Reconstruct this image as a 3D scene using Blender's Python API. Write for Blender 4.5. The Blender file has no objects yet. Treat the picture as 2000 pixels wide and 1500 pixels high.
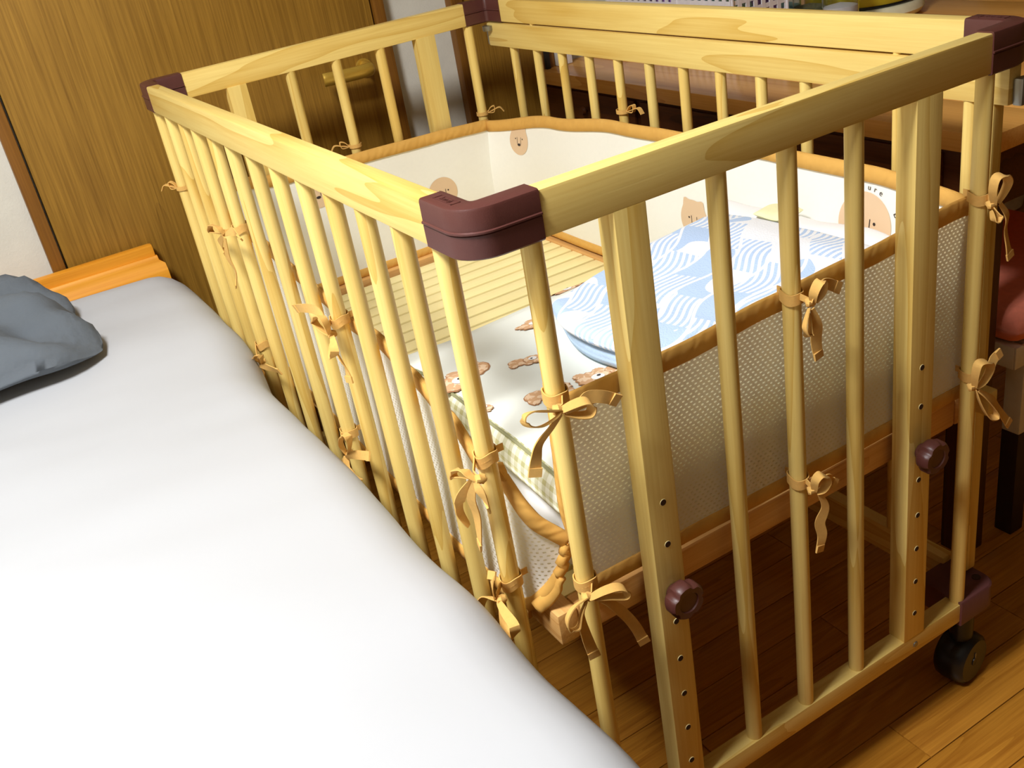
import bpy, bmesh, math, random
from mathutils import Vector, Matrix, noise
random.seed(7)
S = bpy.context.scene
COL = S.collection

# ------------------------------------------------------------------ camera
F, YAW, PIT, ROLL = 1967.9, 0.45973, -0.478345, -0.181607
CP = Vector((-0.33927, -0.72363, 1.24025))
d = Vector((math.sin(YAW)*math.cos(PIT), math.cos(YAW)*math.cos(PIT), math.sin(PIT)))
r = d.cross(Vector((0, 0, 1))).normalized(); u = r.cross(d)
cr, sr = math.cos(ROLL), math.sin(ROLL)
r2 = cr*r + sr*u; u2 = -sr*r + cr*u
cam = bpy.data.objects.new('camera', bpy.data.cameras.new('camera'))
M = Matrix((r2, u2, -d)).transposed().to_4x4(); M.translation = CP
cam.matrix_world = M
cam.data.sensor_width = 36; cam.data.lens = F/2000*36; cam.data.clip_start = .02
COL.objects.link(cam); S.camera = cam

# ------------------------------------------------------------------ world, lamps, exposure
w = bpy.data.worlds.new('world'); S.world = w; w.use_nodes = True
w.node_tree.nodes['Background'].inputs[0].default_value = (.9, .95, 1, 1)
w.node_tree.nodes['Background'].inputs[1].default_value = .10
def area(name, loc, size, power, col):
    l = bpy.data.lights.new(name, 'AREA'); l.shape = 'DISK'; l.size = size; l.energy = power; l.color = col
    o = bpy.data.objects.new(name, l); o.location = loc; COL.objects.link(o); return o
area('ceiling_light_source', (-.80, -.06, 2.29), .50, 51, (.99, .99, 1))
S.view_settings.view_transform = 'Standard'; S.view_settings.look = 'None'
S.view_settings.gamma = 1; S.view_settings.use_curve_mapping = False
S.view_settings.exposure = 0.28

# ------------------------------------------------------------------ materials
def lin(c):
    def f(v):
        v /= 255
        return v/12.92 if v <= .04045 else ((v+.055)/1.055)**2.4
    return (f(c[0]), f(c[1]), f(c[2]), 1)
class NT:
    def __init__(s, name):
        s.m = bpy.data.materials.new(name); s.m.use_nodes = True; s.t = s.m.node_tree
        s.b = s.t.nodes['Principled BSDF']; s.out = s.t.nodes['Material Output']
    def n(s, typ, **kw):
        nd = s.t.nodes.new(typ)
        for k, v in kw.items():
            if k.startswith('i_'):
                key = k[2:]
                key = int(key) if key.isdigit() else key.replace('_', ' ')
                s.put(nd.inputs[key], v)
            else: setattr(nd, k, v)
        return nd
    def put(s, inp, v):
        if isinstance(v, bpy.types.NodeSocket): s.t.links.new(v, inp)
        else: inp.default_value = v
    def math(s, op, a, b=0.0, c=0.0, clamp=False):
        nd = s.t.nodes.new('ShaderNodeMath'); nd.operation = op; nd.use_clamp = clamp
        s.put(nd.inputs[0], a); s.put(nd.inputs[1], b)
        if len(nd.inputs) > 2: s.put(nd.inputs[2], c)
        return nd.outputs[0]
    def mix(s, f, a, b):
        nd = s.t.nodes.new('ShaderNodeMix'); nd.data_type = 'RGBA'
        s.put(nd.inputs[0], f); s.put(nd.inputs[6], a); s.put(nd.inputs[7], b)
        return nd.outputs[2]
    def coord(s, which='Object', scale=(1, 1, 1), rot=(0, 0, 0), rnd=0):
        tc = s.t.nodes.new('ShaderNodeTexCoord'); mp = s.t.nodes.new('ShaderNodeMapping')
        s.t.links.new(tc.outputs[which], mp.inputs[0]); mp.inputs['Scale'].default_value = scale
        mp.inputs['Rotation'].default_value = rot
        if rnd:
            oi = s.t.nodes.new('ShaderNodeObjectInfo')
            cx = s.t.nodes.new('ShaderNodeCombineXYZ')
            s.t.links.new(s.math('MULTIPLY', oi.outputs['Random'], rnd), cx.inputs[0])
            s.t.links.new(s.math('MULTIPLY', oi.outputs['Random'], rnd*1.7), cx.inputs[1])
            s.t.links.new(cx.outputs[0], mp.inputs['Location'])
        return mp.outputs[0]
    def noise(s, vec, scale=5, detail=3, rough=.5):
        nd = s.n('ShaderNodeTexNoise', i_Vector=vec, i_Scale=scale, i_Detail=detail, i_Roughness=rough)
        return nd.outputs[0]
    def bump(s, h, strength=.2, dist=.001):
        nd = s.n('ShaderNodeBump', i_Height=h, i_Strength=strength, i_Distance=dist)
        s.t.links.new(nd.outputs[0], s.b.inputs['Normal'])
    def base(s, c): s.put(s.b.inputs['Base Color'], c)
    def rough(s, v): s.put(s.b.inputs['Roughness'], v)
def plain(name, c, rough=.6, bumpy=0, bscale=300, var=.08, spec=.5, metal=0):
    t = NT(name); v = t.coord()
    nz = t.noise(v, bscale*.15, 3)
    c1 = lin(c); c2 = tuple(x*(1-var*2) for x in c1[:3])+(1,)
    t.base(t.mix(nz, c2, tuple(min(1, x*(1+var)) for x in c1[:3])+(1,))); t.rough(rough)
    t.b.inputs['Specular IOR Level'].default_value = spec; t.b.inputs['Metallic'].default_value = metal
    if bumpy: t.bump(t.noise(v, bscale, 4), bumpy, .001)
    return t.m
def wood(name, light, dark, axis, rings=7.0, fine=.35, rough=.45, along=1.2, across=14, spec=.4, fbump=.15, rnd=9):
    t = NT(name)
    sc = [across]*3; sc['xyz'.index(axis)] = along
    v = t.coord('Object', tuple(sc), rnd=rnd)
    n1 = t.noise(v, 1.0, 2, .5)
    rg = t.math('FRACT', t.math('MULTIPLY', n1, rings))
    rg = t.math('POWER', rg, 3.0)
    sc2 = [260]*3; sc2['xyz'.index(axis)] = 6
    v2 = t.coord('Object', tuple(sc2), rnd=rnd)
    n2 = t.noise(v2, 1.0, 3, .6)
    f = t.math('ADD', t.math('MULTIPLY', rg, 1-fine), t.math('MULTIPLY', t.math('MULTIPLY_ADD', n2, 2.4, -.7), fine), clamp=True)
    oi = t.t.nodes.new('ShaderNodeObjectInfo')
    c = t.mix(f, lin(light), lin(dark))
    val = t.math('MULTIPLY_ADD', oi.outputs['Random'], .16, .92)
    hs = t.n('ShaderNodeHueSaturation', i_Color=c, i_Value=val)
    t.base(hs.outputs[0]); t.rough(rough); t.b.inputs['Specular IOR Level'].default_value = spec
    t.bump(n2, fbump, .0006)
    return t.m
PL, PD = (241, 214, 130), (212, 170, 76)
pine = {a: wood('pine_'+a, PL, PD, a, 5, .35) for a in 'xyz'}
bolt_pine = {a: wood('pale_slat_wood_'+a, (254, 240, 178), (240, 216, 138), a, .6, .22, .45, .6, 3) for a in 'xy'}
frame_wood = {a: wood('frame_wood_'+a, (236, 188, 118), (205, 145, 75), a, 9, .55) for a in 'xy'}
doorwood = wood('dark_oak_veneer', (166, 124, 46), (118, 82, 24), 'z', 3, .72, .5, .5, 7, .3, .5)
trimwood = wood('dark_trim_wood', (140, 92, 26), (92, 54, 12), 'z', 5, .6, .5)
tabletop_w = wood('table_top_wood', (246, 184, 98), (216, 146, 66), 'y', 4, .4, .26, 1.0, 9, .5, .08)
tabledark = wood('dark_table_wood', (96, 50, 16), (56, 26, 8), 'y', 4, .5, .5)
tableleg = wood('dark_leg_wood', (86, 48, 18), (50, 26, 10), 'z', 4, .5, .5)
floorwood = wood('floor_plank_wood', (206, 142, 48), (160, 98, 24), 'x', 5, .6, .38, 1.5, 26, .45, .12)
headwood = wood('orange_wood', (246, 172, 50), (222, 138, 26), 'x', 4, .5, .45)
brown = plain('brown_plastic', (88, 48, 42), .42, .12, 900, .05)
brown2 = plain('brown_plastic_base', (104, 62, 60), .45, .1, 900, .05)
blackp = plain('black_plastic', (22, 24, 27), .33, 0, 100, .1)
hole_m = plain('hole_shadow_brown', (60, 36, 14), .9)
tan = None
t = NT('tan_binding'); v = t.coord('UV', (1, 1, 1))
wv = t.n('ShaderNodeTexWave', i_Vector=v, i_Scale=38.0, i_Distortion=5.0, i_Detail=1.5, bands_direction='DIAGONAL')
nz = t.noise(t.coord(), 40, 3)
t.base(t.mix(nz, lin((228, 178, 90)), lin((208, 156, 72)))); t.rough(.85); t.bump(wv.outputs[1], .35, .0012); tan = t.m
ribbon_m = plain('ribbon_cotton', (228, 180, 98), .9, .3, 1500, .07)
sheet = NT('white_sheet'); v = sheet.coord('Object', (1, 1, 1))
sheet.base(lin((180, 182, 185))); sheet.rough(.85)
sheet.bump(sheet.noise(sheet.coord('Object', (1.3, 6, 3), (0, 0, .2)), 1.6, 2, .5), .22, .02); sheet = sheet.m
whitecloth = plain('white_futon_cotton', (238, 238, 240), .9, .25, 60, .03)
gray = NT('grey_pillow_cotton'); v = gray.coord()
gray.base(gray.mix(gray.noise(v, 9, 3), lin((98, 104, 110)), lin((82, 90, 98)))); gray.rough(.85)
gray.bump(gray.noise(gray.coord('Object', (1, 1, 1)), 14, 4, .6), .5, .012); gray = gray.m
wallm = plain('white_wall', (222, 219, 206), .9, .4, 260, .04)
ceilm = plain('ceiling_white', (215, 212, 202), .9)
brass = plain('brass_handle', (205, 168, 70), .35, 0, 50, .05, .5, .55)
coral = plain('coral_fabric', (240, 136, 108), .9, .35, 700, .08)
chairw = plain('white_painted_wood', (232, 226, 214), .6)
chairdark = plain('dark_leg_tip', (52, 34, 22), .6)
whitep = plain('white_plastic', (232, 230, 234), .4)
purple = plain('lilac_pouch', (176, 140, 206), .6, .3, 80, .15)
teal = plain('teal_pouch', (140, 190, 196), .55, .3, 80, .15)
mint = plain('mint_pouch', (176, 214, 196), .55, .3, 80, .15)
yellowp = plain('yellow_card', (248, 206, 56), .6)
yg = plain('yellow_green_enamel', (196, 176, 44), .18)
cream = plain('cream_plastic', (250, 242, 206), .3)
metal = plain('grey_metal', (150, 146, 132), .35, 0, 60, .05, .5, .8)
backdark = plain('dark_gap', (34, 26, 20), .8)
printm = plain('print_peach', (226, 196, 160), .95, 0, 60, .05)
printblk = plain('print_ink', (58, 48, 44), .95)
printwht = plain('print_white', (246, 244, 240), .95)
teddym = NT('print_teddy_brown'); v = teddym.coord()
teddym.base(teddym.mix(teddym.math('GREATER_THAN', teddym.noise(v, 90, 3), .52), lin((212, 168, 126)), lin((234, 204, 170)))); teddym.rough(.95); teddym = teddym.m
teddyo = plain('print_teddy_outline', (182, 132, 92), .95)
glass = NT('clear_glass'); glass.base((.95, .97, .97, 1)); glass.rough(.05)
glass.b.inputs['Transmission Weight'].default_value = 1.0; glass.b.inputs['IOR'].default_value = 1.3; glass = glass.m
lamp_m = NT('lamp_diffuser'); lamp_m.base((.9, .9, .88, 1)); lamp_m.b.inputs['Emission Color'].default_value = (1, .98, .94, 1)
lamp_m.b.inputs['Emission Strength'].default_value = 4; lamp_m = lamp_m.m

def mesh_fabric(name, base, dot, per=(.0074, .0049), outer=True):
    t = NT(name)
    tc = t.t.nodes.new('ShaderNodeTexCoord'); sp = t.n('ShaderNodeSeparateXYZ', i_0=tc.outputs['UV'])
    U, V = sp.outputs[0], sp.outputs[1]
    row = t.math('DIVIDE', V, per[1]); fl = t.math('FLOOR', row)
    cu = t.math('ADD', t.math('DIVIDE', U, per[0]), t.math('MULTIPLY', fl, .5))
    du = t.math('ABSOLUTE', t.math('SUBTRACT', t.math('FRACT', cu), .5))
    dv = t.math('ABSOLUTE', t.math('SUBTRACT', t.math('FRACT', row), .5))
    e = t.math('ADD', t.math('POWER', t.math('DIVIDE', du, .26), 2), t.math('POWER', t.math('DIVIDE', dv, .22), 2))
    m = t.math('LESS_THAN', e, 1.0)
    t.base(t.mix(m, lin(base), lin(dot))); t.rough(.9)
    t.bump(t.math('SUBTRACT', 1.0, m), .15, .0005)
    tr = t.n('ShaderNodeBsdfTranslucent', i_0=lin((255, 246, 214)))
    fac = t.math('MULTIPLY_ADD', m, .55, .20)
    mx = t.n('ShaderNodeMixShader', i_0=fac); t.t.links.new(t.b.outputs[0], mx.inputs[1]); t.t.links.new(tr.outputs[0], mx.inputs[2])
    t.t.links.new(mx.outputs[0], t.out.inputs[0])
    return t.m
mesh_m = mesh_fabric('bumper_spacer_mesh', (248, 245, 234), (226, 220, 200))
mesh_w = plain('bumper_inner_cotton', (244, 243, 234), .9, .1, 900, .015)

# ------------------------------------------------------------------ object helpers
W = {}
def reg(o, parent):
    if parent is not None:
        o.parent = parent; o.matrix_parent_inverse = Matrix.Translation(-W[parent.name])
def obj(name, vs, fs, mat, parent=None, smooth=False, uvs=None, mats=None, midx=None, **props):
    vs = [Vector(v) for v in vs]
    lo = Vector([min(v[i] for v in vs) for i in range(3)]); hi = Vector([max(v[i] for v in vs) for i in range(3)])
    c = (lo+hi)/2
    if parent is None: c.z = lo.z
    me = bpy.data.meshes.new(name)
    me.from_pydata([v-c for v in vs], [], fs); me.update()
    for m in (mats or [mat]): me.materials.append(m)
    if midx:
        for p, i in zip(me.polygons, midx): p.material_index = i
    if smooth:
        for p in me.polygons: p.use_smooth = True
        if smooth != 'all':
            try: me.set_sharp_from_angle(angle=math.radians(40))
            except Exception: pass
    if uvs:
        ul = me.uv_layers.new(name='UVMap')
        for l in me.loops: ul.data[l.index].uv = uvs[l.vertex_index]
    o = bpy.data.objects.new(name, me); COL.objects.link(o); o.location = c; W[o.name] = c.copy()
    reg(o, parent)
    for k, v in props.items(): o[k] = v
    return o
def thing(name, label, cat, loc, group=None):
    o = bpy.data.objects.new(name, None); o.empty_display_size = .05
    COL.objects.link(o); o.location = loc; W[o.name] = Vector(loc)
    o['label'] = label; o['category'] = cat
    if group: o['group'] = group
    return o
def tag(o, label, cat, group=None):
    o['label'] = label; o['category'] = cat
    if group: o['group'] = group
    return o
def bx(x0, x1, y0, y1, z0, z1, bev=0.0):
    """box vertices and faces with bevelled edges"""
    if bev <= 0:
        vs = [(x, y, z) for x in (x0, x1) for y in (y0, y1) for z in (z0, z1)]
        return vs, [(0, 1, 3, 2), (4, 6, 7, 5), (0, 4, 5, 1), (2, 3, 7, 6), (0, 2, 6, 4), (1, 5, 7, 3)]
    bm = bmesh.new()
    V = [bm.verts.new(v) for v in bx(x0, x1, y0, y1, z0, z1)[0]]
    for f in bx(0, 1, 0, 1, 0, 1)[1]: bm.faces.new([V[i] for i in f])
    bmesh.ops.bevel(bm, geom=bm.edges[:], offset=bev, segments=2, affect='EDGES', profile=.6)
    bmesh.ops.recalc_face_normals(bm, faces=bm.faces[:])
    vs = [v.co.copy() for v in bm.verts]; bm.verts.index_update()
    fs = [[v.index for v in f.verts] for f in bm.faces]; bm.free()
    return vs, fs
def box(name, x0, x1, y0, y1, z0, z1, mat, parent=None, bev=.002, **p):
    vs, fs = bx(x0, x1, y0, y1, z0, z1, bev)
    return obj(name, vs, fs, mat, parent, smooth=bev > 0, **p)
def join(*parts):
    V, Fc = [], []
    for vs, fs in parts:
        n = len(V); V += [tuple(v) for v in vs]; Fc += [[i+n for i in f] for f in fs]
    return V, Fc
def cyl(p0, p1, r0, r1=None, n=14, rings=1, caps=True):
    r1 = r0 if r1 is None else r1
    p0, p1 = Vector(p0), Vector(p1); ax = (p1-p0).normalized()
    a = ax.orthogonal().normalized(); b = ax.cross(a)
    vs, fs = [], []
    for k in range(rings+1):
        t_ = k/rings; c = p0.lerp(p1, t_); rr = r0+(r1-r0)*t_
        for i in range(n):
            th = 2*math.pi*i/n; vs.append(c+a*math.cos(th)*rr+b*math.sin(th)*rr)
    for k in range(rings):
        for i in range(n):
            j = (i+1) % n; fs.append((k*n+i, k*n+j, (k+1)*n+j, (k+1)*n+i))
    if caps: fs.append(tuple(reversed(range(n)))); fs.append(tuple(range(rings*n, rings*n+n)))
    return vs, fs
def lathe(prof, c, n=24, axis='z'):
    vs, fs = [], []
    for (rr, h) in prof:
        for i in range(n):
            th = 2*math.pi*i/n
            a, b = math.cos(th)*rr, math.sin(th)*rr
            v = {'z': (a, b, h), 'y': (a, h, b), 'x': (h, a, b)}[axis]
            vs.append(Vector(v)+Vector(c))
    m = len(prof)
    for k in range(m-1):
        for i in range(n):
            j = (i+1) % n; fs.append((k*n+i, k*n+j, (k+1)*n+j, (k+1)*n+i))
    fs.append(tuple(reversed(range(n)))); fs.append(tuple(range((m-1)*n, m*n)))
    return vs, fs
def extrude_poly(poly, levels):
    """poly(offset)->list of xy ; levels: list of (z, offset)"""
    vs, fs = [], []; n = None
    for z, off in levels:
        P = poly(off); n = len(P); vs += [(x, y, z) for x, y in P]
    for k in range(len(levels)-1):
        for i in range(n):
            j = (i+1) % n; fs.append((k*n+i, k*n+j, (k+1)*n+j, (k+1)*n+i))
    fs.append(tuple(reversed(range(n)))); fs.append(tuple(range((len(levels)-1)*n, len(levels)*n)))
    return vs, fs
def catmull(P, per=6):
    P = [Vector(p) for p in P]; out = []
    Q = [P[0]*2-P[1]]+P+[P[-1]*2-P[-2]]
    for i in range(1, len(Q)-2):
        a, b, c, d_ = Q[i-1:i+3]
        for k in range(per):
            t_ = k/per
            out.append(.5*((2*b)+(c-a)*t_+(2*a-5*b+4*c-d_)*t_*t_+(3*b-a-3*c+d_)*t_**3))
    out.append(P[-1]); return out
def interp(tab, x):
    if x <= tab[0][0]: return tab[0][1]
    for (a, va), (b, vb) in zip(tab, tab[1:]):
        if x <= b:
            t_ = (x-a)/(b-a); t_ = t_*t_*(3-2*t_); return va+(vb-va)*t_
    return tab[-1][1]
def strip(path, widths, wdirs, th=.0013):
    """ribbon with a thin rectangular section"""
    vs, fs = [], []; n = len(path)
    for i, p in enumerate(path):
        tg = (path[min(i+1, n-1)]-path[max(i-1, 0)]).normalized()
        wd = wdirs[i]; wd = (wd-tg*wd.dot(tg)); wd = wd.normalized() if wd.length > 1e-6 else tg.orthogonal().normalized()
        nn = tg.cross(wd).normalized(); h = widths[i]/2
        vs += [p+wd*h+nn*th/2, p-wd*h+nn*th/2, p-wd*h-nn*th/2, p+wd*h-nn*th/2]
    for i in range(n-1):
        for k in range(4):
            j = (k+1) % 4; fs.append((i*4+k, i*4+j, (i+1)*4+j, (i+1)*4+k))
    fs.append((3, 2, 1, 0)); e = (n-1)*4; fs.append((e, e+1, e+2, e+3))
    return vs, fs
def cosamp(L, r, n):
    k = 6; e = [r*(1-math.cos(math.pi/2*i/k)) for i in range(k)]
    m = [r+(L-2*r)*i/n for i in range(n+1)]
    return e+m+[L-x for x in reversed(e)]
def slab(name, mp, Wd, Ln, r, zt, zb, mat, parent=None, nx=24, ny=24, rimmat=None, mid=.5, wob=None, **p):
    """soft rounded slab: mp(s,t)->(x,y) in metres along the sides, zt/zb height functions"""
    xs, ys = cosamp(Wd, r, nx), cosamp(Ln, r, ny)
    def f(dd): return 1 if dd >= r else math.sqrt(max(0, 1-(1-dd/r)**2))
    vs, uv = [], []; nX, nY = len(xs), len(ys)
    for side in (1, -1):
        for b in ys:
            for a in xs:
                x, y = mp(a/Wd, b/Ln); T_, B_ = zt(x, y), zb(x, y); zm = B_+(T_-B_)*mid
                Fk = f(min(a, Wd-a))*f(min(b, Ln-b))
                z = zm+(T_-zm)*Fk if side > 0 else zm-(zm-B_)*Fk
                if wob and side > 0: dx, dy, dz = wob(x, y); x += dx; y += dy; z += dz*Fk
                vs.append((x, y, z)); uv.append((a, b))
    fs, mi = [], []; N = nX*nY
    for j in range(nY-1):
        for i in range(nX-1):
            q = (j*nX+i, j*nX+i+1, (j+1)*nX+i+1, (j+1)*nX+i)
            rim = (xs[i] < r*.55 or Wd-xs[i+1] < r*.55 or ys[j] < r*.55 or Ln-ys[j+1] < r*.55)
            fs.append(q); mi.append(1 if (rimmat and rim) else 0)
            fs.append(tuple(N+k for k in reversed(q))); mi.append(1 if rimmat else 0)
    for i in range(nX-1):
        fs.append((i+1, i, N+i, N+i+1)); e = (nY-1)*nX; fs.append((e+i, e+i+1, N+e+i+1, N+e+i)); mi += [0, 0]
    for j in range(nY-1):
        a, b = j*nX, (j+1)*nX; fs.append((a, b, N+b, N+a)); fs.append((b+nX-1, a+nX-1, N+a+nX-1, N+b+nX-1)); mi += [0, 0]
    return obj(name, vs, fs, mat, parent, smooth='all', uvs=uv, mats=[mat]+([rimmat] if rimmat else []), midx=mi, **p)

# ------------------------------------------------------------------ room
WY = 1.43
def struct(o): o['kind'] = 'structure'; return o
fl = struct(box('floor', -2.0, 2.6, -2.6, WY, -.05, -.012, backdark, bev=0))
row = 0; y = -.127-.0775*16
while y < WY-.001:
    y1 = min(y+.0775, WY); off = {0: .888-.909*3}.get(row % 99, None)
    kx = round((y-(.030))/.0775)
    x = .888-.909*4+(0 if kx == 0 else ((kx*.37) % 1)*.909)
    while x < 2.6:
        xa, xb = max(x, -1.1), min(x+.909, 2.6)
        if xb-xa > .02 and y > -1.1:
            box('floor_plank', xa+.0006, xb-.0006, y+.0006, y1-.0006, -.012, 0, floorwood, fl, bev=.0012)
        x += .909
    y = y1; row += 1
struct(box('wall_back', -2.0, 2.6, WY, WY+.08, -.05, 2.4, wallm, bev=0))
struct(box('wall_left', -2.08, -2.0, -2.6, WY, -.05, 2.4, wallm, bev=0))
struct(box('wall_right', 2.6, 2.68, -2.6, WY, -.05, 2.4, doorwood, bev=0))  # unseen wall; its dark wood finish is made up to cut bounced light
struct(box('wall_front', -2.0, 2.6, -2.68, -2.6, -.05, 2.4, doorwood, bev=0))  # out of view too, clad dark so less light bounces onto the near panel
struct(box('ceiling', -2.0, 2.6, -2.6, WY, 2.4, 2.45, ceilm, bev=0))
def door(name, x0, x1, fw, right_to=None):
    D = bpy.data.objects.new(name, None); COL.objects.link(D); D.location = ((x0+x1)/2, WY, 0); W[D.name] = Vector(D.location); D['kind'] = 'structure'
    box('door_panel', x0+.003, x1-.003, WY-.022, WY-.001, .01, 1.998, doorwood, D, .002)
    for a, b in ((x0-fw, x0-.001), (x1+.001, x1+fw)):
        box('door_frame', a, b, WY-.030, WY-.001, 0, 2.04, trimwood, D, .003)
    box('door_frame', x0-.001, x1+.001, WY-.030, WY-.001, 2.003, 2.04, trimwood, D, .003)
    return D
D1 = door('door_1', -.214, .549, .026)
rose = lathe([(.0, 0), (.018, 0), (.019, .002), (.018, .008), (0, .008)], (.50, WY-.030, .886), 20, 'y')
pth = catmull([(.50, WY-.028, .886), (.50, WY-.062, .886), (.488, WY-.072, .886), (.45, WY-.074, .886), (.40, WY-.072, .888), (.388, WY-.070, .888)], 5)
def tube(path, rad, sy=1.0, n=10):
    vs, fs = [], []
    for i, p in enumerate(path):
        tg = (path[min(i+1, len(path)-1)]-path[max(i-1, 0)]).normalized()
        a = tg.cross(Vector((0, 0, 1))); a = a.normalized() if a.length > .1 else Vector((1, 0, 0)); b = tg.cross(a).normalized()
        rr = rad[i] if isinstance(rad, list) else rad
        for k in range(n):
            th = 2*math.pi*k/n; vs.append(p+a*math.cos(th)*rr+b*math.sin(th)*rr*sy)
    m = len(path)
    for i in range(m-1):
        for k in range(n):
            j = (k+1) % n; fs.append((i*n+k, i*n+j, (i+1)*n+j, (i+1)*n+k))
    fs.append(tuple(reversed(range(n)))); fs.append(tuple(range((m-1)*n, m*n)))
    return vs, fs
obj('door_handle', *join(rose, tube(pth, .0105, 1.35)), brass, D1, True)
D2 = door('door_2', .765, .950, .032)
box('door_panel', .952, .962, WY-.040, WY-.024, 0, 1.998, backdark, D2, .001)
for a, b, k in ((-2.0, -.242, 'left'), (.577, .731, 'middle'), (.985, 2.6, 'right')):
    struct(box('baseboard_'+k, a, b, WY-.010, WY-.0005, 0, .06, trimwood, bev=.002))
L = thing('ceiling_lamp', 'round white ceiling lamp out of sight above the bed', 'lamp', (-.80, -.06, 2.3))
obj('lamp_shade', *lathe([(0, 2.31), (.24, 2.31), (.27, 2.33), (.28, 2.37), (.27, 2.399), (0, 2.399)], (-.80, -.06, 0), 32), lamp_m, L, True)

# ------------------------------------------------------------------ crib
LW, LL, H = .7431, 1.24, .987
TC, HR = .0235, .0452
CA = .0764
crib = thing('baby_crib', 'light pine baby crib with brown plastic corner caps standing on black casters', 'crib', (LW/2, LL/2, 0))
zr0 = H-HR
ZB, HB = .1856, .0326
rail = lambda n, x0, x1, y0, y1, z0, z1, a: box(n, x0, x1, y0, y1, z0, z1, pine[a], crib, .003)
rail('top_rail', CA-.004, LW-CA+.004, .0006, TC-.0006, zr0+.0004, H-.0006, 'x')
rail('top_rail', CA-.004, LW-CA+.004, LL-TC+.0006, LL-.0006, zr0+.0004, H-.0006, 'x')
rail('top_rail', .0006, TC-.0006, CA-.004, LL-CA+.004, zr0+.0004, H-.0006, 'y')
rail('top_rail', LW-TC+.0006, LW-.0006, CA-.004, LL-CA+.004, zr0+.0004, H-.0006, 'y')
rail('bottom_rail', CA-.004, LW-CA+.004, .0006, TC+.003, ZB-HB, ZB, 'x')
rail('bottom_rail', CA-.004, LW-CA+.004, LL-TC-.003, LL-.0006, ZB-HB, ZB, 'x')
rail('bottom_rail', .0006, TC, CA-.004, LL-CA+.004, ZB-HB, ZB, 'y')
rail('bottom_rail', LW-TC, LW-.0006, CA-.004, LL-CA+.004, .150, .200, 'y')

def Lpoly(flip, n=8, ro=.034, ri=.006):
    fx, fy = flip
    def poly(off):
        P = [(CA, TC+off), (TC+ri+off, TC+off)]
        for k in range(4): th = math.pi/2*k/3; P.append((TC+ri+off-math.sin(th)*ri, TC+ri+off-math.cos(th)*ri))
        P += [(TC+off, CA), (-off, CA)]
        for k in range(n+1):
            th = math.pi/2*k/n; P.append((-off+ro-math.cos(th)*ro, -off+ro-math.sin(th)*ro))
        P.append((CA, -off))
        P = [(LW-x if fx else x, LL-y if fy else y) for x, y in P]
        return P if fx == fy else P[::-1]
    return poly
zc0, zc1 = H-.0458, H+.0012
for fx in (0, 1):
    for fy in (0, 1):
        zm = (zc0+zc1)/2
        lv = [(zc0, -.001), (zc0+.002, .0012), (zm-.0012, .0014), (zm, .0004), (zm+.0006, .0026), (zm+.0022, .0026), (zm+.003, .0012), (zc1-.003, .0010), (zc1-.0008, .0002), (zc1, -.0014)]
        cp = obj('corner_cap', *extrude_poly(Lpoly((fx, fy)), lv), brown, crib, True)
        if not fy:
            # raised brand plate with its small lettering
            x0 = .0075 if not fx else LW-.0165
            fr = join(*[bx(a, b, c, d_, zc1, zc1+.0005) for a, b, c, d_ in ((x0, x0+.0008, .030, .064), (x0+.0088, x0+.0096, .030, .064), (x0, x0+.0096, .030, .0308), (x0, x0+.0096, .0632, .064))])
            obj('embossed_plate', *fr, brown, cp)
            cu = bpy.data.curves.new('txt', 'FONT'); cu.body = 'katoji'; cu.size = .0085; cu.extrude = .0002; cu.align_x = 'CENTER'; cu.align_y = 'CENTER'
            to = bpy.data.objects.new('txt', cu); COL.objects.link(to)
            me = to.to_mesh(); rot = Matrix.Rotation(-math.pi/2, 3, 'Z')
            vs = [rot @ v.co + Vector((x0+.0048, .047, zc1+.0003)) for v in me.vertices]; fs = [list(p.vertices) for p in me.polygons]
            to.to_mesh_clear(); bpy.data.objects.remove(to)
            obj('embossed_lettering', vs, fs, brown, cp)
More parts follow.
